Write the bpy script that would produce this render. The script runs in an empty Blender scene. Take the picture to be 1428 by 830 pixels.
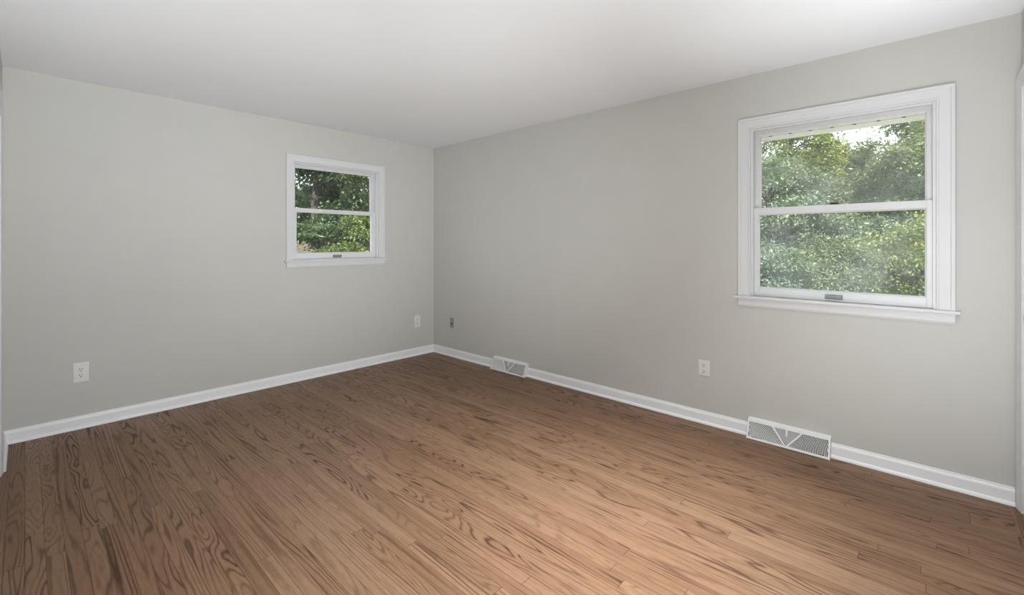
import bpy, bmesh, math, random
import numpy as np
from mathutils import Vector, Matrix

scene = bpy.context.scene
C = scene.collection

# ------------------------------------------------------------ camera, sky, lights, exposure
cam_d = bpy.data.cameras.new('camera')
cam = bpy.data.objects.new('camera', cam_d)
C.objects.link(cam)
cam.location = (0, 0, 1.302)
cam.rotation_euler = (math.radians(90), 0, math.atan2(-0.7327, 0.6807))
cam_d.sensor_width = 36
cam_d.lens = 36 * 631 / 1428
cam_d.shift_y = -76 / 1428
cam_d.clip_start = 0.02
scene.camera = cam

world = bpy.data.worlds.new('sky')
scene.world = world
world.use_nodes = True
bg = world.node_tree.nodes['Background']
bg.inputs[0].default_value = (0.90, 0.95, 1.0, 1)
bg.inputs[1].default_value = 2.3

sun_d = bpy.data.lights.new('sun', 'SUN')
sun_d.energy = 13.0
sun_d.angle = math.radians(0.6)
sun_d.color = (1.0, 0.93, 0.80)
sun = bpy.data.objects.new('sun', sun_d)
C.objects.link(sun)
sun.rotation_euler = Vector((0.30, 0.42, -0.80)).to_track_quat('-Z', 'Y').to_euler()


def area(name, loc, aim, sx, sy, power, color, spread=180):
    d = bpy.data.lights.new(name, 'AREA')
    d.shape = 'RECTANGLE'
    d.size, d.size_y = sx, sy
    d.energy = power
    d.color = color
    d.spread = math.radians(spread)
    o = bpy.data.objects.new(name, d)
    C.objects.link(o)
    o.location = loc
    o.rotation_euler = (Vector(aim) - Vector(loc)).to_track_quat('-Z', 'Y').to_euler()
    return o


FILL_COL = (0.93, 0.97, 1.0)
# added fill lights along the solid near wall, behind and beside the camera
area('rear_fill', (0.95, -0.28, 1.45), (1.0, 4.39, 0.45), 1.7, 1.4, 16, FILL_COL, 75)
area('rear_fill_low', (1.60, -0.28, 1.9), (1.55, 1.2, 0.0), 1.7, 0.4, 25, FILL_COL, 60)
area('side_fill', (0.9, -0.25, 1.2), (3.34, -0.12, 1.1), 0.3, 0.9, 4, FILL_COL, 60)
# added upward fill lights that brighten the ceiling from the near end
area('ceiling_fill', (1.9, -0.10, 0.45), (2.65, 0.0, 2.44), 0.5, 0.3, 3.0, FILL_COL, 60)
area('ceiling_fill_left', (0.65, 0.45, 0.25), (0.9, 0.8, 2.44), 0.8, 0.8, 40, FILL_COL)
area('ceiling_fill_far', (0.45, -0.05, 0.5), (2.9, 3.9, 1.9), 0.6, 0.5, 7, FILL_COL, 60)
area('ceiling_fill_side', (0.06, 0.15, 0.35), (0.25, 3.5, 2.44), 0.3, 0.3, 4, FILL_COL, 50)
# added overhead fill light at the near end, no fixture there
area('overhead_fill', (1.65, 0.32, 2.41), (1.75, 0.5, 0.0), 1.0, 0.5, 14.5, FILL_COL, 90)

scene.view_settings.view_transform = 'Standard'
scene.view_settings.look = 'None'
scene.view_settings.exposure = 0.0
scene.view_settings.gamma = 1.0
scene.view_settings.use_curve_mapping = False

# ------------------------------------------------------------ materials
class NT:
    def __init__(self, name):
        self.m = bpy.data.materials.new(name)
        self.m.use_nodes = True
        self.t = self.m.node_tree
        self.b = self.t.nodes['Principled BSDF']
        self.out = self.t.nodes['Material Output']

    def node(self, kind, **kw):
        n = self.t.nodes.new(kind)
        for k, v in kw.items():
            setattr(n, k, v)
        return n

    def link(self, a, b):
        self.t.links.new(a, b)

    def put(self, sock, v):
        if isinstance(v, (int, float)):
            sock.default_value = v
        elif isinstance(v, (tuple, list)):
            sock.default_value = v
        else:
            self.link(v, sock)

    def math(self, op, a, b=None, c=None, clamp=False):
        n = self.node('ShaderNodeMath', operation=op, use_clamp=clamp)
        self.put(n.inputs[0], a)
        if b is not None:
            self.put(n.inputs[1], b)
        if c is not None:
            self.put(n.inputs[2], c)
        return n.outputs[0]

    def comb(self, x, y, z):
        n = self.node('ShaderNodeCombineXYZ')
        self.put(n.inputs[0], x); self.put(n.inputs[1], y); self.put(n.inputs[2], z)
        return n.outputs[0]

    def noise(self, vec, scale, detail=2, rough=0.5, dist=0.0):
        n = self.node('ShaderNodeTexNoise')
        if vec is not None:
            self.link(vec, n.inputs['Vector'])
        n.inputs['Scale'].default_value = scale
        n.inputs['Detail'].default_value = detail
        n.inputs['Roughness'].default_value = rough
        n.inputs['Distortion'].default_value = dist
        return n.outputs[0]

    def ramp(self, fac, stops):
        n = self.node('ShaderNodeValToRGB')
        self.put(n.inputs[0], fac)
        e = n.color_ramp.elements
        while len(e) < len(stops):
            e.new(0.5)
        for k, (p, c) in enumerate(stops):
            e[k].position = p
            e[k].color = (*c, 1)
        return n.outputs[0]

    def mix(self, fac, a, b, mode='MIX'):
        n = self.node('ShaderNodeMix', data_type='RGBA', blend_type=mode)
        self.put(n.inputs[0], fac)
        self.put(n.inputs[6], a if not isinstance(a, tuple) else (*a[:3], 1))
        self.put(n.inputs[7], b if not isinstance(b, tuple) else (*b[:3], 1))
        return n.outputs[2]

    def bump(self, h, strength, dist):
        n = self.node('ShaderNodeBump')
        n.inputs['Strength'].default_value = strength
        n.inputs['Distance'].default_value = dist
        self.link(h, n.inputs['Height'])
        self.link(n.outputs[0], self.b.inputs['Normal'])

    def coords(self):
        n = self.node('ShaderNodeTexCoord')
        return n.outputs['Object']


def plain(name, col, rough=0.5, metal=0.0, spec=0.5, noise=0.03, scale=30, bump=0.0):
    n = NT(name)
    co = n.coords()
    f = n.noise(co, scale, 3)
    lo = tuple(c * (1 - noise) for c in col)
    hi = tuple(min(1, c * (1 + noise)) for c in col)
    n.link(n.ramp(f, [(0.3, lo), (0.7, hi)]), n.b.inputs['Base Color'])
    n.b.inputs['Roughness'].default_value = rough
    n.b.inputs['Metallic'].default_value = metal
    n.b.inputs['Specular IOR Level'].default_value = spec
    if bump:
        n.bump(n.noise(co, scale * 8, 3), bump, 0.001)
    return n.m


M = {}
M['wall'] = plain('wall_paint', (0.582, 0.574, 0.543), 0.75, spec=0.25, noise=0.012, scale=5, bump=0.12)
M['ceiling'] = plain('ceiling_paint', (0.83, 0.836, 0.85), 0.9, spec=0.1, noise=0.008, scale=4, bump=0.1)
M['trim'] = plain('white_trim_paint', (0.70, 0.70, 0.71), 0.45, spec=0.35, noise=0.01, scale=14)
M['base'] = plain('white_baseboard_lightened', (0.88, 0.885, 0.90), 0.38, noise=0.01, scale=14)  # same white as the trim, lightened to offset weak light down low
M['sash'] = plain('white_sash_paint', (0.72, 0.72, 0.725), 0.4, spec=0.35, noise=0.01, scale=20)
M['register'] = plain('white_enamel', (0.82, 0.82, 0.82), 0.35, noise=0.02, scale=40)
M['damper'] = plain('grey_damper_enamel', (0.42, 0.42, 0.42), 0.5, noise=0.04, scale=40)
M['duct'] = plain('dark_duct', (0.03, 0.03, 0.032), 0.8)
M['plate'] = plain('white_plastic', (0.78, 0.77, 0.74), 0.35, noise=0.01)
M['slot'] = plain('dark_slot', (0.02, 0.02, 0.02), 0.7)
M['screw'] = plain('screw_metal', (0.6, 0.6, 0.58), 0.35, metal=0.8)
M['steel'] = plain('dull_grey_metal', (0.30, 0.30, 0.285), 0.5, metal=0.0, noise=0.15, scale=120)
M['handle'] = plain('grey_handle_metal', (0.24, 0.24, 0.245), 0.45, metal=0.3, noise=0.1, scale=90)
M['lock'] = plain('dark_bronze_lock', (0.03, 0.028, 0.026), 0.4, metal=0.4)
M['soffit'] = plain('white_soffit', (0.90, 0.89, 0.88), 0.6, noise=0.02, scale=12)
M['bark'] = plain('bark', (0.055, 0.045, 0.040), 0.9, noise=0.35, scale=18, bump=0.6)
M['siding'] = plain('grey_siding', (0.30, 0.31, 0.33), 0.8, noise=0.06, scale=8)
M['shingle'] = plain('grey_shingle', (0.22, 0.22, 0.24), 0.9, noise=0.2, scale=30)


def floor_material(name, across, along):
    """Stained strip oak: boards 58 mm wide, random lengths; across/along pick the board axes."""
    n = NT(name)
    sep = n.node('ShaderNodeSeparateXYZ')
    n.link(n.coords(), sep.inputs[0])
    x, y = sep.outputs[across], sep.outputs[along]
    W = 0.0585
    xs = n.math('DIVIDE', x, W)
    i = n.math('FLOOR', xs)
    fx = n.math('FRACT', xs)
    wn = n.node('ShaderNodeTexWhiteNoise', noise_dimensions='1D')
    n.link(i, wn.inputs['W'])
    sr = n.node('ShaderNodeSeparateColor')
    n.link(wn.outputs['Color'], sr.inputs[0])
    inv = n.math('DIVIDE', 1.0, n.math('MULTIPLY_ADD', sr.outputs[0], 1.5, 0.9))
    ys = n.math('ADD', n.math('MULTIPLY', y, inv), n.math('MULTIPLY', sr.outputs[1], 9.0))
    j = n.math('FLOOR', ys)
    fy = n.math('FRACT', ys)
    wb = n.node('ShaderNodeTexWhiteNoise', noise_dimensions='3D')
    n.link(n.comb(i, j, 3.7), wb.inputs['Vector'])
    rb = n.node('ShaderNodeSeparateColor')
    n.link(wb.outputs['Color'], rb.inputs[0])
    r, g, b = rb.outputs
    # contour lines of a stretched noise give the cathedral figure of plain-sawn oak
    stretch = n.math('MULTIPLY_ADD', n.math('POWER', g, 2.0), 0.15, 0.025)
    gv = n.comb(n.math('MULTIPLY_ADD', r, 31.0, x),
                n.math('MULTIPLY_ADD', b, 17.0, n.math('MULTIPLY', y, stretch)),
                n.math('MULTIPLY', g, 23.0))
    big = n.noise(gv, 13, 1.0, 0.4, 0.15)
    wob = n.noise(n.comb(n.math('MULTIPLY', x, 60), n.math('MULTIPLY', y, 14), r), 1.0, 2)
    ph = n.math('ADD', n.math('MULTIPLY', big, 72.0), n.math('MULTIPLY', wob, 1.6))
    ring = n.math('MULTIPLY_ADD', n.math('SINE', ph), 0.5, 0.5)
    ring = n.math('POWER', ring, 4.5)
    # pores: long fine flecks
    pore = n.noise(n.comb(n.math('MULTIPLY', x, 420), n.math('MULTIPLY', y, 16), r), 1.0, 3, 0.6)
    pore = n.math('MULTIPLY', n.math('SUBTRACT', pore, 0.46, clamp=True), 4.0, clamp=True)
    streak = n.noise(n.comb(n.math('MULTIPLY_ADD', r, 9.0, n.math('MULTIPLY', x, 55)), n.math('MULTIPLY', y, 1.2), b), 1.0, 3)
    tone = n.math('ADD', n.math('MULTIPLY', r, 0.50), n.math('MULTIPLY', streak, 0.62))
    base = n.ramp(tone, [(0.10, (0.165, 0.092, 0.051)), (0.45, (0.225, 0.130, 0.075)),
                         (0.75, (0.270, 0.163, 0.099)), (1.0, (0.330, 0.206, 0.130))])
    base = n.mix(n.math('MULTIPLY', b, 0.30), base, (0.25, 0.126, 0.074))
    # some boards carry bold figure, most only a whisper; it also fades in and out along the board
    fade = n.noise(n.comb(n.math('MULTIPLY', x, 9), n.math('MULTIPLY', y, 2.2), g), 1.0, 2)
    fade = n.math('MULTIPLY', n.math('SUBTRACT', fade, 0.25, clamp=True), 3.4, clamp=True)
    bold = n.math('MULTIPLY_ADD', n.math('POWER', b, 1.2), 0.78, 0.26)
    amt = n.math('MULTIPLY', ring, n.math('MULTIPLY', bold, fade))
    col = n.mix(amt, base, (0.048, 0.022, 0.010))
    col = n.mix(n.math('MULTIPLY', pore, 0.50), col, (0.085, 0.045, 0.026))
    # joints between boards
    ex = n.math('MINIMUM', fx, n.math('SUBTRACT', 1.0, fx))
    ey = n.math('DIVIDE', n.math('MINIMUM', fy, n.math('SUBTRACT', 1.0, fy)), inv)
    gap = n.math('MAXIMUM', n.math('LESS_THAN', ex, 0.016), n.math('LESS_THAN', ey, 0.0011))
    col = n.mix(n.math('MULTIPLY', gap, 0.72), col, (0.022, 0.012, 0.008))
    n.link(col, n.b.inputs['Base Color'])
    rough = n.math('ADD', n.math('MULTIPLY', ring, 0.12), n.math('MULTIPLY_ADD', streak, 0.15, 0.30))
    n.link(rough, n.b.inputs['Roughness'])
    n.b.inputs['Specular IOR Level'].default_value = 0.16
    h = n.math('SUBTRACT', 1.0, n.math('ADD', gap, n.math('MULTIPLY', ring, 0.15)))
    n.bump(h, 0.35, 0.001)
    return n.m


M['floor'] = floor_material('stained_oak_strip', 0, 1)
M['floor_border'] = floor_material('stained_oak_border', 1, 0)


def glass_material(name, dust_lo, dust_hi):
    """Clear pane with a thin uneven film of dust that catches the daylight."""
    n = NT(name)
    t = n.t
    tr = n.node('ShaderNodeBsdfTransparent')
    tr.inputs[0].default_value = (0.97, 0.985, 0.98, 1)
    gl = n.node('ShaderNodeBsdfGlossy')
    gl.inputs['Roughness'].default_value = 0.02
    fr = n.node('ShaderNodeFresnel')
    fr.inputs[0].default_value = 1.15
    m1 = n.node('ShaderNodeMixShader')
    n.link(fr.outputs[0], m1.inputs[0]); n.link(tr.outputs[0], m1.inputs[1]); n.link(gl.outputs[0], m1.inputs[2])
    tl = n.node('ShaderNodeBsdfTranslucent')
    tl.inputs[0].default_value = (0.80, 0.84, 0.90, 1)
    m2 = n.node('ShaderNodeMixShader')
    co = n.coords()
    f = n.noise(co, 4.0, 4, 0.6)
    f2 = n.noise(co, 90.0, 3, 0.7)
    f = n.math('MULTIPLY', f, n.math('MULTIPLY_ADD', f2, 0.8, 0.6))
    mr = n.node('ShaderNodeMapRange')
    n.link(f, mr.inputs[0])
    mr.inputs[1].default_value = 0.30; mr.inputs[2].default_value = 0.70
    mr.inputs[3].default_value = dust_lo; mr.inputs[4].default_value = dust_hi
    n.link(mr.outputs[0], m2.inputs[0]); n.link(m1.outputs[0], m2.inputs[1]); n.link(tl.outputs[0], m2.inputs[2])
    n.link(m2.outputs[0], n.out.inputs[0])
    return n.m


M['glass_clean'] = glass_material('clean_glass', 0.01, 0.03)
M['glass_dusty'] = glass_material('dusty_glass', 0.05, 0.17)


def leaf_material(name, stops, patch=(0.2, 0.22, 0.05), patch_amt=0.35, pscale=1.1, trans=0.35):
    n = NT(name)
    geo = n.node('ShaderNodeNewGeometry')
    col = n.ramp(geo.outputs['Random Per Island'], stops)
    f = n.noise(n.coords(), pscale, 2)
    f = n.math('MULTIPLY', n.math('SUBTRACT', f, 0.50, clamp=True), 5.0, clamp=True)
    col = n.mix(n.math('MULTIPLY', f, patch_amt), col, patch)
    n.link(col, n.b.inputs['Base Color'])
    n.b.inputs['Roughness'].default_value = 0.42
    n.b.inputs['Specular IOR Level'].default_value = 0.5
    tl = n.node('ShaderNodeBsdfTranslucent')
    n.link(n.mix(0.5, col, (0.22, 0.30, 0.05)), tl.inputs[0])
    mx = n.node('ShaderNodeMixShader')
    mx.inputs[0].default_value = trans
    n.link(n.b.outputs[0], mx.inputs[1]); n.link(tl.outputs[0], mx.inputs[2])
    n.link(mx.outputs[0], n.out.inputs[0])
    return n.m


M['leaf_blue'] = leaf_material('cool_green_leaf', [(0.0, (0.060, 0.095, 0.062)), (0.55, (0.115, 0.165, 0.105)), (1.0, (0.25, 0.31, 0.22))], (0.20, 0.22, 0.09))
M['leaf_yellow'] = leaf_material('yellow_green_leaf', [(0.0, (0.08, 0.14, 0.035)), (0.55, (0.17, 0.24, 0.06)), (0.93, (0.30, 0.32, 0.09)), (1.0, (0.42, 0.28, 0.10))], (0.40, 0.36, 0.08), 0.5)
M['leaf_mid'] = leaf_material('mid_green_leaf', [(0.0, (0.060, 0.095, 0.042)), (0.6, (0.125, 0.170, 0.075)), (1.0, (0.26, 0.29, 0.16))], (0.26, 0.24, 0.08), 0.45)
M['leaf_dark'] = leaf_material('dark_green_leaf', [(0.0, (0.012, 0.030, 0.011)), (0.6, (0.028, 0.060, 0.021)), (1.0, (0.06, 0.10, 0.035))], (0.08, 0.10, 0.025), 0.35, trans=0.25)
M['leaf_lime'] = leaf_material('lime_green_leaf', [(0.0, (0.035, 0.065, 0.014)), (0.6, (0.085, 0.130, 0.026)), (1.0, (0.18, 0.22, 0.06))], (0.16, 0.17, 0.03), 0.4, trans=0.3)
M['leaf_forest'] = leaf_material('forest_green_leaf', [(0.0, (0.016, 0.040, 0.012)), (0.6, (0.040, 0.078, 0.024)), (1.0, (0.085, 0.125, 0.042))], (0.12, 0.13, 0.03), 0.4, trans=0.3)


def ground_material():
    n = NT('leaf_litter_ground')
    co = n.coords()
    a = n.noise(co, 1.3, 4)
    b = n.noise(co, 22, 4, 0.7)
    lit = n.ramp(b, [(0.3, (0.055, 0.042, 0.034)), (0.55, (0.10, 0.078, 0.06)), (0.75, (0.17, 0.13, 0.095))])
    gr = n.ramp(b, [(0.3, (0.03, 0.06, 0.02)), (0.7, (0.11, 0.17, 0.05))])
    f = n.math('MULTIPLY', n.math('SUBTRACT', a, 0.47, clamp=True), 8.0, clamp=True)
    n.link(n.mix(f, lit, gr), n.b.inputs['Base Color'])
    n.b.inputs['Roughness'].default_value = 0.95
    n.bump(b, 0.8, 0.03)
    return n.m


M['ground'] = ground_material()
M['reflector'] = plain('pale_reflector', (0.62, 0.60, 0.56), 0.95, noise=0.25, scale=60, bump=0.6)  # pale surface for the added strip that bounces light upward

# ------------------------------------------------------------ mesh helpers
def add_box(bm, x0, x1, y0, y1, z0, z1, bev=0.0):
    vs = [bm.verts.new(p) for p in ((x0, y0, z0), (x1, y0, z0), (x1, y1, z0), (x0, y1, z0),
                                    (x0, y0, z1), (x1, y0, z1), (x1, y1, z1), (x0, y1, z1))]
    fs = [bm.faces.new([vs[k] for k in q]) for q in
          ((0, 3, 2, 1), (4, 5, 6, 7), (0, 1, 5, 4), (1, 2, 6, 5), (2, 3, 7, 6), (3, 0, 4, 7))]
    if bev > 0:
        es = list({e for f in fs for e in f.edges})
        bmesh.ops.bevel(bm, geom=es, offset=bev, segments=2, affect='EDGES', profile=0.6)


def add_prism(bm, poly, n0, n1, fn):
    """Extrude a 2-D polygon (s,h) between n0 and n1; fn maps (s,h,n) to space."""
    a = [bm.verts.new(fn(s, h, n0)) for s, h in poly]
    b = [bm.verts.new(fn(s, h, n1)) for s, h in poly]
    k = len(poly)
    bm.faces.new(a[::-1]); bm.faces.new(b)
    for q in range(k):
        bm.faces.new((a[q], a[(q + 1) % k], b[(q + 1) % k], b[q]))


def add_sweep(bm, rings):
    """Join equal-length closed profile rings into a capped solid."""
    R = [[bm.verts.new(p) for p in r] for r in rings]
    k = len(R[0])
    for a, b in zip(R, R[1:]):
        for q in range(k):
            bm.faces.new((a[q], a[(q + 1) % k], b[(q + 1) % k], b[q]))
    bm.faces.new(R[0][::-1]); bm.faces.new(R[-1])


def add_tube(bm, pts, rads, seg=10):
    rings = []
    for q, p in enumerate(pts):
        p = Vector(p)
        d = (Vector(pts[min(q + 1, len(pts) - 1)]) - Vector(pts[max(q - 1, 0)])).normalized()
        u = d.orthogonal().normalized() if q == 0 else (u - d * u.dot(d)).normalized()
        v = d.cross(u)
        rings.append([p + (u * math.cos(t) + v * math.sin(t)) * rads[q]
                      for t in (2 * math.pi * k / seg for k in range(seg))])
    add_sweep(bm, rings)


def obj(name, bm, mat, parent=None, smooth=False):
    bmesh.ops.recalc_face_normals(bm, faces=bm.faces)
    me = bpy.data.meshes.new(name)
    bm.to_mesh(me); bm.free()
    me.materials.append(mat)
    if smooth:
        for p in me.polygons:
            p.use_smooth = True
    o = bpy.data.objects.new(name, me)
    C.objects.link(o)
    if parent is not None:
        o.parent = parent
    return o


def part(name, parent, mat, *boxes, bev=0.0):
    bm = bmesh.new()
    for b in boxes:
        add_box(bm, *b, bev=bev)
    return obj(name, bm, mat, parent)


def empty(name, loc, rz=0):
    o = bpy.data.objects.new(name, None)
    o.empty_display_size = 0.1
    C.objects.link(o)
    o.location = loc
    o.rotation_euler = (0, 0, rz)
    return o


def tag(o, label=None, cat=None, group=None, kind=None):
    if label: o['label'] = label
    if cat: o['category'] = cat
    if group: o['group'] = group
    if kind: o['kind'] = kind
    return o


def struct(o, label, cat):
    return tag(o, label, cat, kind='structure')


# ------------------------------------------------------------ room shell
X0, XB, Y0, YA, H = -0.099, 3.346, -0.323, 4.392, 2.44
T = 0.15

# window geometry: outer casing uL..uR, zT; stool top zS; casing width; glass limits
WA = dict(uL=1.646, uR=2.671, zT=2.136, zS=1.142, cw=0.070, gT=2.033, m1=1.637, m0=1.603, gB=1.201, uc=2.158, gh=0.401)
WB = dict(uL=-0.978, uR=0.090, zT=2.146, zS=0.944, cw=0.076, gT=2.042, m1=1.539, m0=1.496, gB=0.999, uc=-0.444, gh=0.421)

bm = bmesh.new()
add_box(bm, X0 - T, XB + T, Y0 - T, YA + T, -0.12, 0.0)
floor = struct(obj('floor', bm, M['floor']), 'brown stained oak strip floor running towards the far corner', 'floor')
bm = bmesh.new()
add_box(bm, X0, XB, Y0, Y0 + 0.046, -0.003, 0.0004)
obj('border_board', bm, M['floor_border'], floor)

bm = bmesh.new()
add_box(bm, X0 - T, XB + T, Y0 - T, YA + T, H, H + 0.12)
struct(obj('ceiling', bm, M['ceiling']), 'plain white painted ceiling', 'ceiling')


def wall_with_hole(name, w, length0, length1, place):
    bm = bmesh.new()
    a, b = w['uL'] + w['cw'] - 0.012, w['uR'] - w['cw'] + 0.012
    z0, z1 = w['zS'] - 0.03, w['zT'] - w['cw'] + 0.012
    # one skin with a real opening: front, back and reveal faces
    for v in (0, T):
        ring_o = [(length0, 0), (length1, 0), (length1, H), (length0, H)]
        ring_i = [(a, z0), (b, z0), (b, z1), (a, z1)]
        vo = [bm.verts.new((u, v, z)) for u, z in ring_o]
        vi = [bm.verts.new((u, v, z)) for u, z in ring_i]
        for k in range(4):
            bm.faces.new((vo[k], vo[(k + 1) % 4], vi[(k + 1) % 4], vi[k]))
        if v == 0:
            fo, fi = vo, vi
        else:
            for k in range(4):
                bm.faces.new((fo[k], fo[(k + 1) % 4], vo[(k + 1) % 4], vo[k]))
                bm.faces.new((fi[k], fi[(k + 1) % 4], vi[(k + 1) % 4], vi[k]))
    o = obj(name, bm, M['wall'])
    o.location, o.rotation_euler = place
    return o


struct(wall_with_hole('wall_left', WA, X0 - T, XB + T, ((0, YA, 0), (0, 0, 0))),
       'light greige wall on the left with the small window', 'wall')
struct(wall_with_hole('wall_right', WB, -YA - 0.0, -Y0 + T, ((XB, 0, 0), (0, 0, -math.pi / 2))),
       'light greige wall on the right with the large window', 'wall')

# near end walls (behind and beside the camera), each with its doorway
bm = bmesh.new()
DY0, DY1, DZ = 2.98, 3.795, 2.06
add_box(bm, X0 - T, X0, Y0, DY0, 0, H)
add_box(bm, X0 - T, X0, DY1, YA, 0, H)
add_box(bm, X0 - T, X0, DY0, DY1, DZ, H)
struct(obj('wall_near_left', bm, M['wall']), 'sliver of greige wall at the left edge of the photo', 'wall')
bm = bmesh.new()
EX0, EX1 = 2.45, 3.262
add_box(bm, X0 - T, EX0, Y0 - T, Y0, 0, H)
add_box(bm, EX1, XB, Y0 - T, Y0, 0, H)
add_box(bm, EX0, EX1, Y0 - T, Y0, DZ, H)
struct(obj('wall_near_right', bm, M['wall']), 'sliver of greige wall above the casing at the right edge', 'wall')


# ------------------------------------------------------------ doors at the frame edges
def door(name, loc, rz, label, u0, u1, zt, cw_, zc, cth):
    """Local x along the wall, local y into the wall. Casing, jamb and a six-panel-like flat slab."""
    r = empty(name, loc, rz)
    struct(r, label, 'door')
    prof = [(0, 0), (0, -cth * 0.45), (cw_ * 0.25, -cth * 0.62), (cw_ * 0.45, -cth * 0.70), (cw_ * 0.8, -cth), (cw_, -cth), (cw_, 0)]
    zi = zc - cw_
    bm = bmesh.new()
    rings = [[(u0 - w, d, 0) for w, d in prof], [(u0 - w, d, zi + w) for w, d in prof],
             [(u1 + w, d, zi + w) for w, d in prof], [(u1 + w, d, 0) for w, d in prof]]
    add_sweep(bm, rings)
    obj('casing', bm, M['trim'], r)
    part('jamb', r, M['trim'], (u0 - 0.012, u0 + 0.004, 0, T, 0, zi), (u1 - 0.004, u1 + 0.012, 0, T, 0, zi), (u0 + 0.004, u1 - 0.004, 0, T, zi - 0.004, zi + 0.014))
    a, b = u0 + 0.008, u1 - 0.008
    m = 0.12
    mid = (a + b) / 2
    boxes = [(a, b, 0.062, 0.092, 0.012, zi - 0.008)]
    for z0, z1 in ((0.0, 0.22), (0.86, 1.0), (zi - 0.15, zi - 0.02)):
        boxes.append((a + m, b - m, 0.055, 0.0625, z0 + 0.012, z1 + 0.012))
    for c in (a + m / 2, mid, b - m / 2):
        boxes.append((c - m / 2, c + m / 2, 0.055, 0.0625, 0.012, zi - 0.008))
    part('door_slab', r, M['trim'], *boxes)
    bm = bmesh.new()
    add_tube(bm, [(a + 0.065, 0.056, 0.95), (a + 0.065, 0.03, 0.95), (a + 0.065, 0.02, 0.95), (a + 0.065, 0.0, 0.95), (a + 0.065, -0.008, 0.95)],
             [0.012, 0.012, 0.026, 0.026, 0.012], 16)
    obj('door_knob', bm, M['handle'], r, True)
    return r


door('door_1', (X0, 0, 0), math.pi / 2, 'white door casing at the left edge of the photo', DY0, DY1, DZ, 0.070, 2.085, 0.017)
door('door_2', (0, Y0, 0), math.pi, 'white door casing at the right edge of the photo', -EX1, -EX0, DZ, 0.060, 2.115, 0.021)


# ------------------------------------------------------------ baseboards
def baseboard(name, p0, p1, inward, label, miter0=0.0, miter1=0.0):
    """Flat board with eased top and a shoe moulding; miter shortens the room side at an inside corner."""
    p0, p1, n = Vector(p0), Vector(p1), Vector(inward)
    d = (p1 - p0).normalized()
    board = [(0, 0), (0.013, 0), (0.013, 0.066), (0.011, 0.073), (0.007, 0.079), (0.006, 0.0865), (0, 0.0875)]
    shoe = [(0.013, 0), (0.026, 0), (0.0255, 0.006), (0.023, 0.012), (0.0185, 0.0165), (0.013, 0.018)]

    def mk(prof):
        bm = bmesh.new()
        add_sweep(bm, [[p0 + n * w + d * (w * miter0) + Vector((0, 0, z)) for w, z in prof],
                       [p1 + n * w - d * (w * miter1) + Vector((0, 0, z)) for w, z in prof]])
        return bm
    o = struct(obj(name, mk(board), M['base']), label, 'baseboard')
    obj('shoe_moulding', mk(shoe), M['base'], o)
    return o


RA = (2.890, 3.350)     # floor registers along the right wall (y range)
RB = (0.450, 0.910)
baseboard('baseboard_left', (X0, YA, 0), (XB, YA, 0), (0, -1, 0), 'white baseboard along the left wall below the small window', 1, 1)
b_r = baseboard('baseboard_right', (XB, YA, 0), (XB, RA[1], 0), (-1, 0, 0), 'white baseboard along the right wall on both sides of the vents', 1, 0)
for q, (y0, y1) in enumerate(((RA[0], RB[1]), (RB[0], Y0 + 0.022))):
    s = baseboard('baseboard_piece', (XB, y0, 0), (XB, y1, 0), (-1, 0, 0), 'x', 0, 0)
    for k in ('label', 'category', 'kind'):
        del s[k]
    for ch in list(s.children):
        ch.parent = b_r
    s.name = 'baseboard_piece'
    s.parent = b_r
baseboard('baseboard_near_left', (X0, DY1 + 0.07, 0), (X0, YA, 0), (1, 0, 0), 'short white baseboard piece in the left corner', 0, 1)


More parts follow.
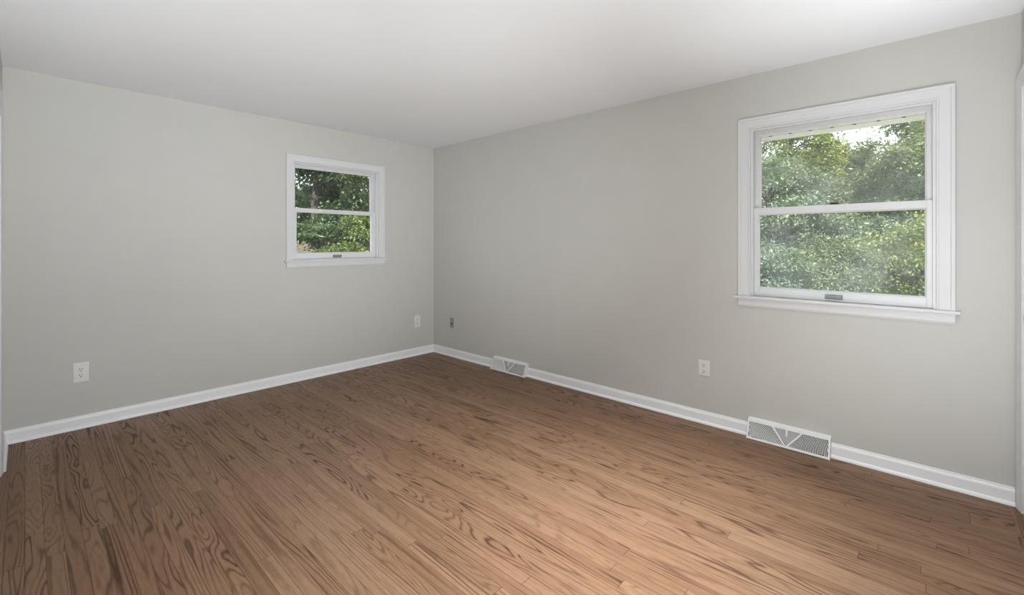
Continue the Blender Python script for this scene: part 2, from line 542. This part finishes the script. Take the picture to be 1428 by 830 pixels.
# ------------------------------------------------------------ windows
def window(name, loc, rz, w, glass, label):
    r = empty(name, loc, rz)
    struct(r, label, 'window')
    uL, uR, zT, zS, cw = w['uL'], w['uR'], w['zT'], w['zS'], w['cw']
    iL, iR, iT = uL + cw, uR - cw, zT - cw
    # casing: inner bead, flat field, raised back band
    prof = [(0, 0.0), (0, -0.010), (0.004, -0.014), (0.010, -0.014), (0.013, -0.011), (cw - 0.020, -0.014),
            (cw - 0.016, -0.019), (cw - 0.003, -0.020), (cw, -0.017), (cw, 0)]
    bm = bmesh.new()
    add_sweep(bm, [[(iL - q, d, zS) for q, d in prof], [(iL - q, d, iT + q) for q, d in prof],
                   [(iR + q, d, iT + q) for q, d in prof], [(iR + q, d, zS) for q, d in prof]])
    obj('casing', bm, M['trim'], r)
    # jamb liner with its stops
    s = 0.012
    part('jamb', r, M['sash'],
         (iL - 0.011, iL, 0.0, T, zS - 0.028, iT + 0.011), (iR, iR + 0.011, 0.0, T, zS - 0.028, iT + 0.011),
         (iL, iR, 0.0, T, iT, iT + 0.011),
         (iL, iL + s, 0.008, 0.036, zS, iT), (iR - s, iR, 0.008, 0.036, zS, iT), (iL + s, iR - s, 0.008, 0.036, iT - s, iT),
         (iL, iL + s * 0.8, 0.072, 0.078, zS, iT), (iR - s * 0.8, iR, 0.072, 0.078, zS, iT),
         (iL, iL + s, 0.116, T, zS, iT), (iR - s, iR, 0.116, T, zS, iT), (iL + s, iR - s, 0.116, T, iT - s, iT),
         (iL, iR, 0.0, T + 0.02, zS - 0.028, zS - 0.002))
    # stool and apron
    horn = 0.018
    bm = bmesh.new()
    add_box(bm, uL - horn, uR + horn, -0.042, 0.0, zS - 0.016, zS, 0.003)
    obj('stool', bm, M['trim'], r)
    bm = bmesh.new()
    ap = [(0, 0), (-0.016, 0), (-0.016, -0.045), (-0.012, -0.050), (-0.012, -0.054), (0, -0.054)]
    za = zS - 0.016
    add_sweep(bm, [[(uL + 0.002, d, za + z) for d, z in ap], [(uR - 0.002, d, za + z) for d, z in ap]])
    obj('apron', bm, M['trim'], r)

    def sash(nm, v0, v1, vg, a0, a1, g, z0, z1):
        gl, gr, gb, gt = g
        bm = bmesh.new()
        for bx in ((a0, gl, v0, v1, z0, z1), (gr, a1, v0, v1, z0, z1), (gl, gr, v0, v1, z0, gb), (gl, gr, v0, v1, gt, z1)):
            add_box(bm, *bx, bev=0.0015)
        # glazing bead sloping to the pane
        be = 0.008
        bev = [(0, v0 + 0.004), (0, vg - 0.002), (-be, vg - 0.002)]
        rings = [[(gl - q * 1 if False else gl - q, d, gb - q) for q, d in bev], [(gr + q, d, gb - q) for q, d in bev],
                 [(gr + q, d, gt + q) for q, d in bev], [(gl - q, d, gt + q) for q, d in bev]]
        R = [[bm.verts.new(p) for p in ring] for ring in rings]
        for k in range(4):
            A_, B_ = R[k], R[(k + 1) % 4]
            for t in range(3):
                bm.faces.new((A_[t], A_[(t + 1) % 3], B_[(t + 1) % 3], B_[t]))
        o = obj(nm, bm, M['sash'], r)
        part('glass_pane', o, glass, (gl - 0.002, gr + 0.002, vg - 0.002, vg + 0.002, gb - 0.002, gt + 0.002))
        return o

    gl, gr = w['uc'] - w['gh'], w['uc'] + w['gh']
    up = sash('upper_sash', 0.080, 0.114, 0.096, iL + 0.002, iR - 0.002, (gl, gr, w['m0'] + 0.004, w['gT']), w['m0'] - 0.004, iT - 0.002)
    lo = sash('lower_sash', 0.039, 0.071, 0.056, iL + 0.002, iR - 0.002, (gl, gr, w['gB'], w['m0']), zS, w['m1'])
    # lift handle on the bottom rail: back plate with a hooked lip
    uc = w['uc']
    zc = (zS + 0.003 + w['gB'] - 0.012) / 2 + 0.002
    lh = 0.014
    bm = bmesh.new()
    add_box(bm, uc - 0.045, uc + 0.045, 0.034, 0.039, zc - lh, zc + lh, 0.0015)
    add_box(bm, uc - 0.040, uc + 0.040, 0.020, 0.034, zc + lh - 0.006, zc + lh - 0.001, 0.001)
    add_box(bm, uc - 0.040, uc + 0.040, 0.018, 0.022, zc - 0.002, zc + lh - 0.001, 0.001)
    h = obj('sash_lift', bm, M['handle'], lo); h['label'] = 'grey metal lift handle'
    # cam lock on top of the meeting rail
    bm = bmesh.new()
    k = 14
    zl = w['m1']
    poly = [(uc + 0.026 * math.cos(t), 0.055 + 0.013 * math.sin(t)) for t in (2 * math.pi * q / k for q in range(k))]
    add_prism(bm, poly, zl, zl + 0.006, lambda a, b, n: (a, b, n))
    poly2 = [(uc + 0.017 * math.cos(t), 0.055 + 0.009 * math.sin(t)) for t in (2 * math.pi * q / k for q in range(k))]
    add_prism(bm, poly2, zl + 0.006, zl + 0.013, lambda a, b, n: (a, b, n))
    add_box(bm, uc - 0.004, uc + 0.022, 0.034, 0.044, zl + 0.006, zl + 0.011, 0.001)
    h = obj('sash_lock', bm, M['lock'], lo); h['label'] = 'dark metal sash lock'
    return r


window('window_1', (0, YA, 0), 0, WA, M['glass_clean'], 'small double-hung window on the left wall looking onto dark trees')
window('window_2', (XB, 0, 0), -math.pi / 2, WB, M['glass_dusty'], 'large double-hung window on the right wall with dusty glass')


# ------------------------------------------------------------ baseboard registers
def register(y_centre, label):
    r = empty('baseboard_register', (XB, y_centre, 0), -math.pi / 2)
    tag(r, label, 'vent', 'white baseboard registers on the right wall')
    L, HH = 0.460, 0.104            # face length, slope height
    hx = L / 2
    b0, z0, b1, z1 = 0.074, 0.004, 0.029, 0.1175
    tv = Vector((0, b0 - b1, z1 - z0)); slope = tv.length; tv.normalize()
    nv = Vector((0, -tv.z, tv.y))

    def fn(s, h, n):
        p = Vector((s, -b0, z0)) + tv * h + nv * n
        return (p.x, p.y, p.z)
    S = slope
    bm = bmesh.new()
    # end caps and top hood
    for sx in (-1, 1):
        x0 = sx * hx; x1 = sx * (hx - 0.003)
        prof = [(0, 0.0), (-b0, 0.0), (-b0, z0), (-b1, z1), (-0.004, 0.127), (0, 0.127)]
        add_sweep(bm, [[(x0, y, z) for y, z in prof], [(x1, y, z) for y, z in prof]])
    prof = [(0, 0.127), (-0.004, 0.127), (-b1, z1), (-b1, z1 - 0.003), (-0.004, 0.124), (0, 0.124)]
    add_sweep(bm, [[(-hx, y, z) for y, z in prof], [(hx, y, z) for y, z in prof]])
    # face rim
    rim, top, bot = 0.011, S - 0.013, 0.014
    t = 0.003
    add_prism(bm, [(-hx, 0), (hx, 0), (hx, bot), (-hx, bot)], -t, 0.001, fn)
    add_prism(bm, [(-hx, top), (hx, top), (hx, S), (-hx, S)], -t, 0.001, fn)
    for sx in (-1, 1):
        a, b = sorted((sx * hx, sx * (hx - rim)))
        add_prism(bm, [(a, bot), (b, bot), (b, top), (a, top)], -t, 0.001, fn)
    # V bars
    vt, bw = 0.078, 0.009
    for sx in (-1, 1):
        add_prism(bm, [(sx * 0.0, bot), (sx * bw * 1.3, bot), (sx * (vt + bw), top), (sx * (vt - bw * 0.3), top)], -t, 0.0015, fn)
    obj('housing', bm, M['register'], r)
    # dark throat behind the fins
    bm = bmesh.new()
    add_prism(bm, [(-hx + 0.004, 0.004), (hx - 0.004, 0.004), (hx - 0.004, S - 0.004), (-hx + 0.004, S - 0.004)], -0.022, -0.020, fn)
    o = obj('duct_throat', bm, M['duct'], r); o['label'] = 'dark opening behind the fins'
    # curved fins, concentric about the foot of the V
    for sx in (-1, 1):
        bm = bmesh.new()

        def lean(s, h, n, sx=sx):          # blades lean outwards
            return fn(s + sx * 0.35 * n, h, n)
        rad = 0.020
        while rad < 0.250:
            run = []
            for q in range(61):
                a = math.pi / 2 * q / 60
                s_, h_ = rad * math.cos(a), bot - 0.006 + rad * math.sin(a) * 0.95
                lim = bw * 1.0 + (vt) * (h_ - bot) / (top - bot)
                ok = bot - 0.001 <= h_ <= top + 0.001 and lim <= s_ <= hx - rim + 0.001
                if ok:
                    run.append((s_, h_))
            if len(run) >= 2:
                fw = 0.0017
                pts = []
                for q, (s_, h_) in enumerate(run):
                    a = math.atan2(h_ - bot + 0.006, s_)
                    pts.append((sx * (s_ - fw * math.cos(a)), h_ - fw * math.sin(a)))
                for (s_, h_) in reversed(run):
                    a = math.atan2(h_ - bot + 0.006, s_)
                    pts.append((sx * (s_ + fw * math.cos(a)), h_ + fw * math.sin(a)))
                for q in range(len(run) - 1):
                    k = len(pts)
                    add_prism(bm, [pts[q], pts[q + 1], pts[k - 2 - q], pts[k - 1 - q]], -0.006, -0.0005, lean)
            rad += 0.0088
        obj('fin_grille', bm, M['register'], r)
    # damper plate in the V and its lever
    bm = bmesh.new()
    add_prism(bm, [(0, bot + 0.004), (vt, top + 0.002), (-vt, top + 0.002)], -0.006, -0.0035, fn)
    o = obj('damper_plate', bm, M['damper'], r); o['label'] = 'grey triangular plate'
    bm = bmesh.new()
    add_prism(bm, [(-0.005, top - 0.034), (0.005, top - 0.034), (0.006, top + 0.004), (-0.006, top + 0.004)], -0.002, 0.006, fn)
    add_prism(bm, [(-0.004, top - 0.040), (0.004, top - 0.040), (0.005, top - 0.034), (-0.005, top - 0.034)], -0.002, 0.003, fn)
    obj('damper_lever', bm, M['register'], r)
    return r


def copy_tree(o, parent=None):
    c = o.copy()
    C.objects.link(c)
    c.parent = parent
    for ch in list(o.children):
        copy_tree(ch, c)
    return c


reg = register(sum(RB) / 2, 'white baseboard vent register under the large window')
reg2 = copy_tree(reg)
reg2.location = (XB, sum(RA) / 2, 0)
tag(reg2, 'white baseboard vent register nearest the far room corner')


# ------------------------------------------------------------ wall plates
def rounded(cx, cz, hw, hh, r, seg=4):
    out = []
    for qx, qz, a0 in ((1, 1, 0), (-1, 1, 90), (-1, -1, 180), (1, -1, 270)):
        for k in range(seg + 1):
            a = math.radians(a0 + 90 * k / seg)
            out.append((cx + qx * (hw - r) + r * math.cos(a), cz + qz * (hh - r) + r * math.sin(a)))
    return out


def outlet(loc, rz, w, h, label, mat='plate', name='wall_outlet', cat='outlet', group='duplex wall outlets'):
    r = empty(name, loc, rz)
    tag(r, label, cat, group)
    f = lambda s, z, n: (s, n, z)
    bm = bmesh.new()
    o0, o1 = rounded(0, 0, w / 2, h / 2, 0.004), rounded(0, 0, w / 2 - 0.004, h / 2 - 0.004, 0.003)
    add_sweep(bm, [[(s, 0, z) for s, z in o0], [(s, -0.003, z) for s, z in o0], [(s, -0.0065, z) for s, z in o1]])
    obj('cover_plate', bm, M[mat], r)
    for sz in (-1, 1):
        zc = sz * 0.0215
        bm = bmesh.new()
        add_prism(bm, rounded(0, zc, 0.0172, 0.0165, 0.010), -0.0088, -0.006, f)
        rc = obj('receptacle', bm, M[mat], r)
        for sx, hh in ((-0.0068, 0.0052), (0.0068, 0.0042)):
            bm = bmesh.new()
            add_prism(bm, rounded(sx, zc + 0.004, 0.0017, hh, 0.0008), -0.0092, -0.0085, f)
            obj('slot', bm, M['slot'], rc)
        bm = bmesh.new()
        add_prism(bm, rounded(0, zc - 0.0075, 0.0034, 0.0034, 0.0033), -0.0092, -0.0085, f)
        obj('ground_hole', bm, M['slot'], rc)
    bm = bmesh.new()
    add_prism(bm, rounded(0, 0, 0.003, 0.003, 0.0029), -0.0078, -0.006, f)
    obj('screw', bm, M['screw'], r)
    return r


outlet((0.268, YA, 0.3915), 0, 0.082, 0.135, 'white duplex outlet on the left wall, left of the small window')
outlet((3.106, YA, 0.392), 0, 0.082, 0.134, 'white duplex outlet on the left wall beside the far room corner')
outlet((XB, 1.210, 0.396), -math.pi / 2, 0.078, 0.113, 'white duplex outlet on the right wall, left of the large window')

# small dull metal jack plate near the corner
jp = empty('jack_plate', (XB, 4.052, 0.384), -math.pi / 2)
tag(jp, 'small dull grey wall plate on the right wall by the far corner', 'wall plate')
bm = bmesh.new()
o0, o1 = rounded(0, 0, 0.031, 0.056, 0.003), rounded(0, 0, 0.028, 0.053, 0.002)
add_sweep(bm, [[(s, 0, z) for s, z in o0], [(s, -0.002, z) for s, z in o0], [(s, -0.004, z) for s, z in o1]])
obj('cover_plate', bm, M['steel'], jp)
bm = bmesh.new()
add_prism(bm, rounded(0, -0.012, 0.009, 0.009, 0.002), -0.0075, -0.003, lambda s, z, n: (s, n, z))
obj('jack_socket', bm, M['slot'], jp)
for sz in (-0.042, 0.042):
    bm = bmesh.new()
    add_prism(bm, rounded(0, sz, 0.003, 0.003, 0.0029), -0.0052, -0.0035, lambda s, z, n: (s, n, z))
    obj('screw', bm, M['screw'], jp)

# ------------------------------------------------------------ eave outside the large window
SZ, SX1 = 2.118, 4.005
bm = bmesh.new()
add_box(bm, XB + T, SX1, -3.0, 6.0, SZ, SZ + 0.02)
soffit = struct(obj('trim_1', bm, M['soffit']), 'white vented soffit seen at the top of the large window', 'soffit')
part('fascia', soffit, M['soffit'], (SX1, SX1 + 0.02, -3.0, 6.0, SZ - 0.006, SZ + 0.16))
part('soffit_joint', soffit, M['slot'], (3.874, 3.877, -3.0, 6.0, SZ - 0.001, SZ))
for k in range(-3, 14):
    bm = bmesh.new()
    cy = 0.135 + k * 0.128
    add_prism(bm, [(3.872 + 0.011 * math.cos(t), cy + 0.011 * math.sin(t)) for t in (2 * math.pi * q / 12 for q in range(12))],
              SZ - 0.003, SZ + 0.001, lambda a, b, n: (a, b, n))
    obj('vent_hole', bm, M['slot'], soffit)

# ------------------------------------------------------------ the yard
def ground_z(x, y):
    d = max(0.0, x - 4.5, y - 6.0)
    return -0.45 + 0.22 * min(d, 10) + 0.12 * math.sin(x * 0.7) * math.cos(y * 0.6) * min(1, d / 4)


n = 70
bm = bmesh.new()
grid = []
for a in range(n + 1):
    row = []
    for b in range(n + 1):
        x = -12 + 47 * a / n; y = -12 + 47 * b / n
        row.append(bm.verts.new((x, y, ground_z(x, y))))
    grid.append(row)
for a in range(n):
    for b in range(n):
        bm.faces.new((grid[a][b], grid[a + 1][b], grid[a + 1][b + 1], grid[a][b + 1]))
g = obj('yard_ground', bm, M['ground'], smooth=True)
struct(g, 'yard ground of leaf litter and grass beyond the windows', 'ground')

part('reflector_strip', g, M['reflector'], (3.55, 6.0, -3.5, 6.5, -0.44, -0.36))  # unseen strip added to bounce light up under the soffit


def leaf_mesh(name, centre, radii, count, size, mat, rng, clumps, spread, flat, hollow=0.55):
    """Thousands of small folded leaves set in sprays around twig ends inside an ellipsoid crown."""
    cen = np.array(centre); rad = np.array(radii)
    d = rng.normal(size=(clumps, 3)); d /= np.linalg.norm(d, axis=1)[:, None]
    rr = hollow + (1 - hollow) * rng.random(clumps) ** 0.6
    cc = cen + d * rr[:, None] * rad
    pick = rng.integers(0, clumps, count)
    csz = 0.6 + 0.8 * rng.random(clumps)
    off = rng.normal(size=(count, 3)) * spread * csz[pick][:, None]
    off[:, 2] *= flat
    # sprays droop away from the stem
    off[:, 2] -= 0.25 * np.hypot(off[:, 0], off[:, 1])
    pos = cc[pick] + off
    nrm = rng.normal(size=(count, 3)) * 0.75 + np.array([0, 0, 0.75]) + d[pick] * 0.5
    nrm /= np.linalg.norm(nrm, axis=1)[:, None]
    ax = np.cross(nrm, rng.normal(size=(count, 3))); ax /= np.linalg.norm(ax, axis=1)[:, None]
    bx = np.cross(nrm, ax)
    s = size * (0.65 + 0.7 * rng.random(count))[:, None]
    v = np.empty((count, 4, 3))
    v[:, 0] = pos - ax * s
    v[:, 1] = pos + bx * s * 0.48 + nrm * s * 0.14
    v[:, 2] = pos + ax * s
    v[:, 3] = pos - bx * s * 0.48 + nrm * s * 0.14
    me = bpy.data.meshes.new(name)
    me.vertices.add(count * 4)
    me.vertices.foreach_set('co', v.reshape(-1))
    base = (np.arange(count) * 4)[:, None]
    tri = np.concatenate([base + np.array([[0, 1, 2]]), base + np.array([[0, 2, 3]])], axis=1).reshape(-1).astype(np.int32)
    me.loops.add(len(tri))
    me.loops.foreach_set('vertex_index', tri)
    nt = len(tri) // 3
    me.polygons.add(nt)
    me.polygons.foreach_set('loop_start', np.arange(0, nt * 3, 3, dtype=np.int32))
    me.update(calc_edges=True)
    me.validate()
    me.materials.append(mat)
    return me, cc


def plant(kind, x, y, centre, radii, count, size, mat, seed, label, cat, clumps=70, spread=0.16, flat=0.55,
          trunk=0.09, lean=(0, 0), hollow=0.55, group=None):
    rng = np.random.default_rng(seed)
    z = ground_z(x, y)
    r = empty(kind, (x, y, z))
    tag(r, label, cat, group)
    cl = (centre[0] - x, centre[1] - y, centre[2] - z)
    me, cc = leaf_mesh('foliage', cl, radii, count, size, M[mat], rng, clumps, spread, flat, hollow)
    fo = bpy.data.objects.new('foliage', me)
    C.objects.link(fo); fo.parent = r
    # trunk and boughs that reach the sprays
    bm = bmesh.new()
    top = Vector((cl[0], cl[1], cl[2] + radii[2] * 0.55))
    path = []
    for k in range(7):
        t = k / 6
        p = Vector((lean[0], lean[1], 0)).lerp(top, t) if False else Vector((0, 0, -0.1)).lerp(top, t)
        p += Vector((math.sin(t * 5 + seed) * 0.05, math.cos(t * 4 + seed) * 0.05, 0)) * (1 if t > 0 else 0)
        p += Vector((lean[0], lean[1], 0)) * math.sin(math.pi * t)
        path.append(p)
    add_tube(bm, path, [trunk * (1 - 0.72 * k / 6) for k in range(7)], 10)
    idx = rng.permutation(len(cc))[:26]
    for q in idx:
        e = Vector(cc[q])
        t = min(0.95, max(0.12, (e.z - 0.35) / max(top.z, 0.3)))
        k = t * 6; k0 = min(5, int(k))
        s_ = path[k0].lerp(path[k0 + 1], k - k0)
        if (e - s_).length < 0.1:
            continue
        mid = s_.lerp(e, 0.5) + Vector((0, 0, 0.10 * (e - s_).length))
        w = trunk * 0.26
        add_tube(bm, [s_, mid, e], [w, w * 0.6, w * 0.2], 6)
    obj('trunk', bm, M['bark'], r, True)
    return r


# beyond the large window
plant('tree', 10.0, 2.4, (9.6, 2.3, 1.75), (1.15, 1.15, 1.2), 36000, 0.030, 'leaf_blue', 1, 'cool green tree filling the left half of the large window', 'tree', 130, 0.13)
plant('tree', 13.4, 2.7, (13.2, 2.60, 3.8), (1.1, 1.1, 1.3), 20000, 0.038, 'leaf_yellow', 2, 'yellow-green tree top under the soffit in the large window', 'tree', 100, 0.15)
plant('tree', 12.6, 0.1, (12.4, 0.0, 2.55), (1.2, 1.15, 1.15), 34000, 0.034, 'leaf_mid', 3, 'rounded tree right of the dark gap in the large window', 'tree', 120, 0.15)
plant('tree', 16.6, -0.5, (16.3, -0.30, 4.6), (1.4, 1.2, 1.5), 16000, 0.048, 'leaf_blue', 4, 'tall tree at the upper right of the large window beside the sky gap', 'tree', 80, 0.2)
plant('tree', 18.0, 2.3, (17.8, 2.4, 3.3), (1.3, 1.6, 1.4), 20000, 0.055, 'leaf_mid', 5, 'distant tree behind the dark gap in the large window', 'tree', 110, 0.22)
plant('shrub', 7.0, 1.75, (6.95, 1.72, 0.72), (0.55, 0.62, 0.62), 20000, 0.022, 'leaf_blue', 6, 'cool green shrub at the lower left of the large window', 'shrub', 80, 0.11, trunk=0.04)
plant('shrub', 9.0, 0.15, (8.9, 0.10, 1.05), (0.7, 0.8, 0.75), 24000, 0.025, 'leaf_yellow', 7, 'yellow-green shrub at the lower right of the large window', 'shrub', 90, 0.12, trunk=0.04)
plant('shrub', 8.0, 1.05, (7.9, 1.02, 0.75), (0.55, 0.45, 0.60), 15000, 0.023, 'leaf_mid', 8, 'mid green shrub between its two neighbours in the large window', 'shrub', 60, 0.11, trunk=0.04)
plant('tree', 11.0, -3.3, (10.8, -3.2, 2.6), (1.5, 1.4, 1.9), 16000, 0.05, 'leaf_mid', 9, 'bushy tree hidden past the right jamb of the large window', 'tree', 90, 0.2)
plant('tree', 9.5, 5.6, (9.4, 5.5, 2.6), (1.4, 1.3, 1.9), 16000, 0.05, 'leaf_blue', 10, 'bushy tree hidden past the left jamb of the large window', 'tree', 90, 0.2)

plant('tree', 22.6, 2.6, (22.4, 2.6, 3.1), (1.4, 2.4, 1.5), 18000, 0.06, 'leaf_blue', 11, 'farthest low tree behind the dark gap in the large window', 'tree', 100, 0.24)
plant('tree', 15.4, 4.9, (15.2, 4.8, 2.3), (1.1, 1.0, 1.3), 14000, 0.05, 'leaf_blue', 12, 'low tree behind the left tree of the large window', 'tree', 80, 0.2)
plant('tree', 15.6, 0.9, (15.4, 0.8, 2.1), (0.9, 1.1, 0.9), 12000, 0.048, 'leaf_mid', 13, 'low tree behind the rounded tree in the large window', 'tree', 80, 0.18)
plant('shrub', 10.6, 1.0, (10.5, 1.0, 1.35), (0.5, 0.65, 0.5), 11000, 0.032, 'leaf_blue', 14, 'shrub at the foot of the dark gap in the large window', 'shrub', 60, 0.12, trunk=0.04)

# beyond the small window
plant('tree', 6.15, 14.2, (7.1, 14.3, 4.7), (1.9, 1.3, 1.6), 13000, 0.075, 'leaf_dark', 21, 'tree with a bare leaning trunk in the small window', 'tree', 75, 0.26, trunk=0.13, lean=(-0.30, 0))
plant('tree', 7.6, 11.8, (7.25, 11.7, 2.9), (1.35, 0.9, 1.2), 17000, 0.052, 'leaf_forest', 22, 'leafy tree at the upper right of the small window', 'tree', 90, 0.19)
plant('shrub', 5.25, 9.6, (5.2, 9.6, 1.60), (0.42, 0.36, 0.34), 3800, 0.040, 'leaf_lime', 23, 'bright lime shrub at the right of the lower pane of the small window', 'shrub', 34, 0.10, trunk=0.03, hollow=0.2)
plant('shrub', 4.35, 8.7, (4.35, 8.7, 0.98), (0.50, 0.40, 0.32), 4200, 0.038, 'leaf_lime', 29, 'low lime shrub at the bottom middle of the small window', 'shrub', 34, 0.10, trunk=0.03, hollow=0.2)
plant('shrub', 4.35, 9.9, (4.38, 9.9, 1.58), (0.55, 0.36, 0.20), 3600, 0.040, 'leaf_forest', 24, 'layered mid green shrub left of the lime one in the small window', 'shrub', 26, 0.10, flat=0.25, trunk=0.03, hollow=0.2)
plant('shrub', 5.6, 11.6, (5.6, 11.6, 1.7), (0.75, 0.6, 0.6), 8000, 0.048, 'leaf_dark', 27, 'dark bushy shrub under the leaning trunk in the small window', 'shrub', 50, 0.16, trunk=0.05)
plant('tree', 7.0, 18.4, (6.95, 18.3, 4.2), (1.4, 1.1, 1.5), 6500, 0.085, 'leaf_dark', 25, 'thin distant tree with sky gaps at the upper left of the small window', 'tree', 55, 0.3, trunk=0.14)
plant('tree', 11.2, 19.6, (11.0, 19.5, 3.8), (2.3, 1.3, 2.2), 16000, 0.08, 'leaf_dark', 26, 'broad distant tree behind the others in the small window', 'tree', 90, 0.3)
plant('tree', 2.6, 13.4, (2.5, 13.3, 2.8), (1.3, 1.2, 1.7), 12000, 0.07, 'leaf_dark', 28, 'leafy tree hidden past the left jamb of the small window', 'tree', 80, 0.25)

plant('tree', 7.7, 15.9, (7.7, 15.9, 2.5), (1.2, 0.7, 1.1), 14000, 0.06, 'leaf_dark', 30, 'low dark tree behind the leaning trunk in the small window', 'tree', 80, 0.2)
plant('tree', 11.6, 26.6, (11.6, 26.5, 3.4), (2.2, 1.3, 1.5), 15000, 0.085, 'leaf_dark', 31, 'farthest dark tree low behind the shed in the small window', 'tree', 80, 0.3)

# neighbour's shed glimpsed at the left of the small window
sh = empty('shed', (7.35, 21.8, ground_z(7.35, 21.8)))
tag(sh, 'grey shed glimpsed at the left edge of the small window', 'shed')
hz = 3.0 - sh.location.z
bm = bmesh.new()
add_box(bm, -1.1, 1.1, -0.9, 0.9, -0.2, hz - 0.35)
obj('shed_wall', bm, M['siding'], sh)
bm = bmesh.new()
add_sweep(bm, [[(x, y, z) for y, z in ((-1.05, hz - 0.42), (0, hz + 0.12), (1.05, hz - 0.42), (1.05, hz - 0.36), (0, hz + 0.2), (-1.05, hz - 0.36))] for x in (-1.2, 1.2)])
obj('shed_roof', bm, M['shingle'], sh)
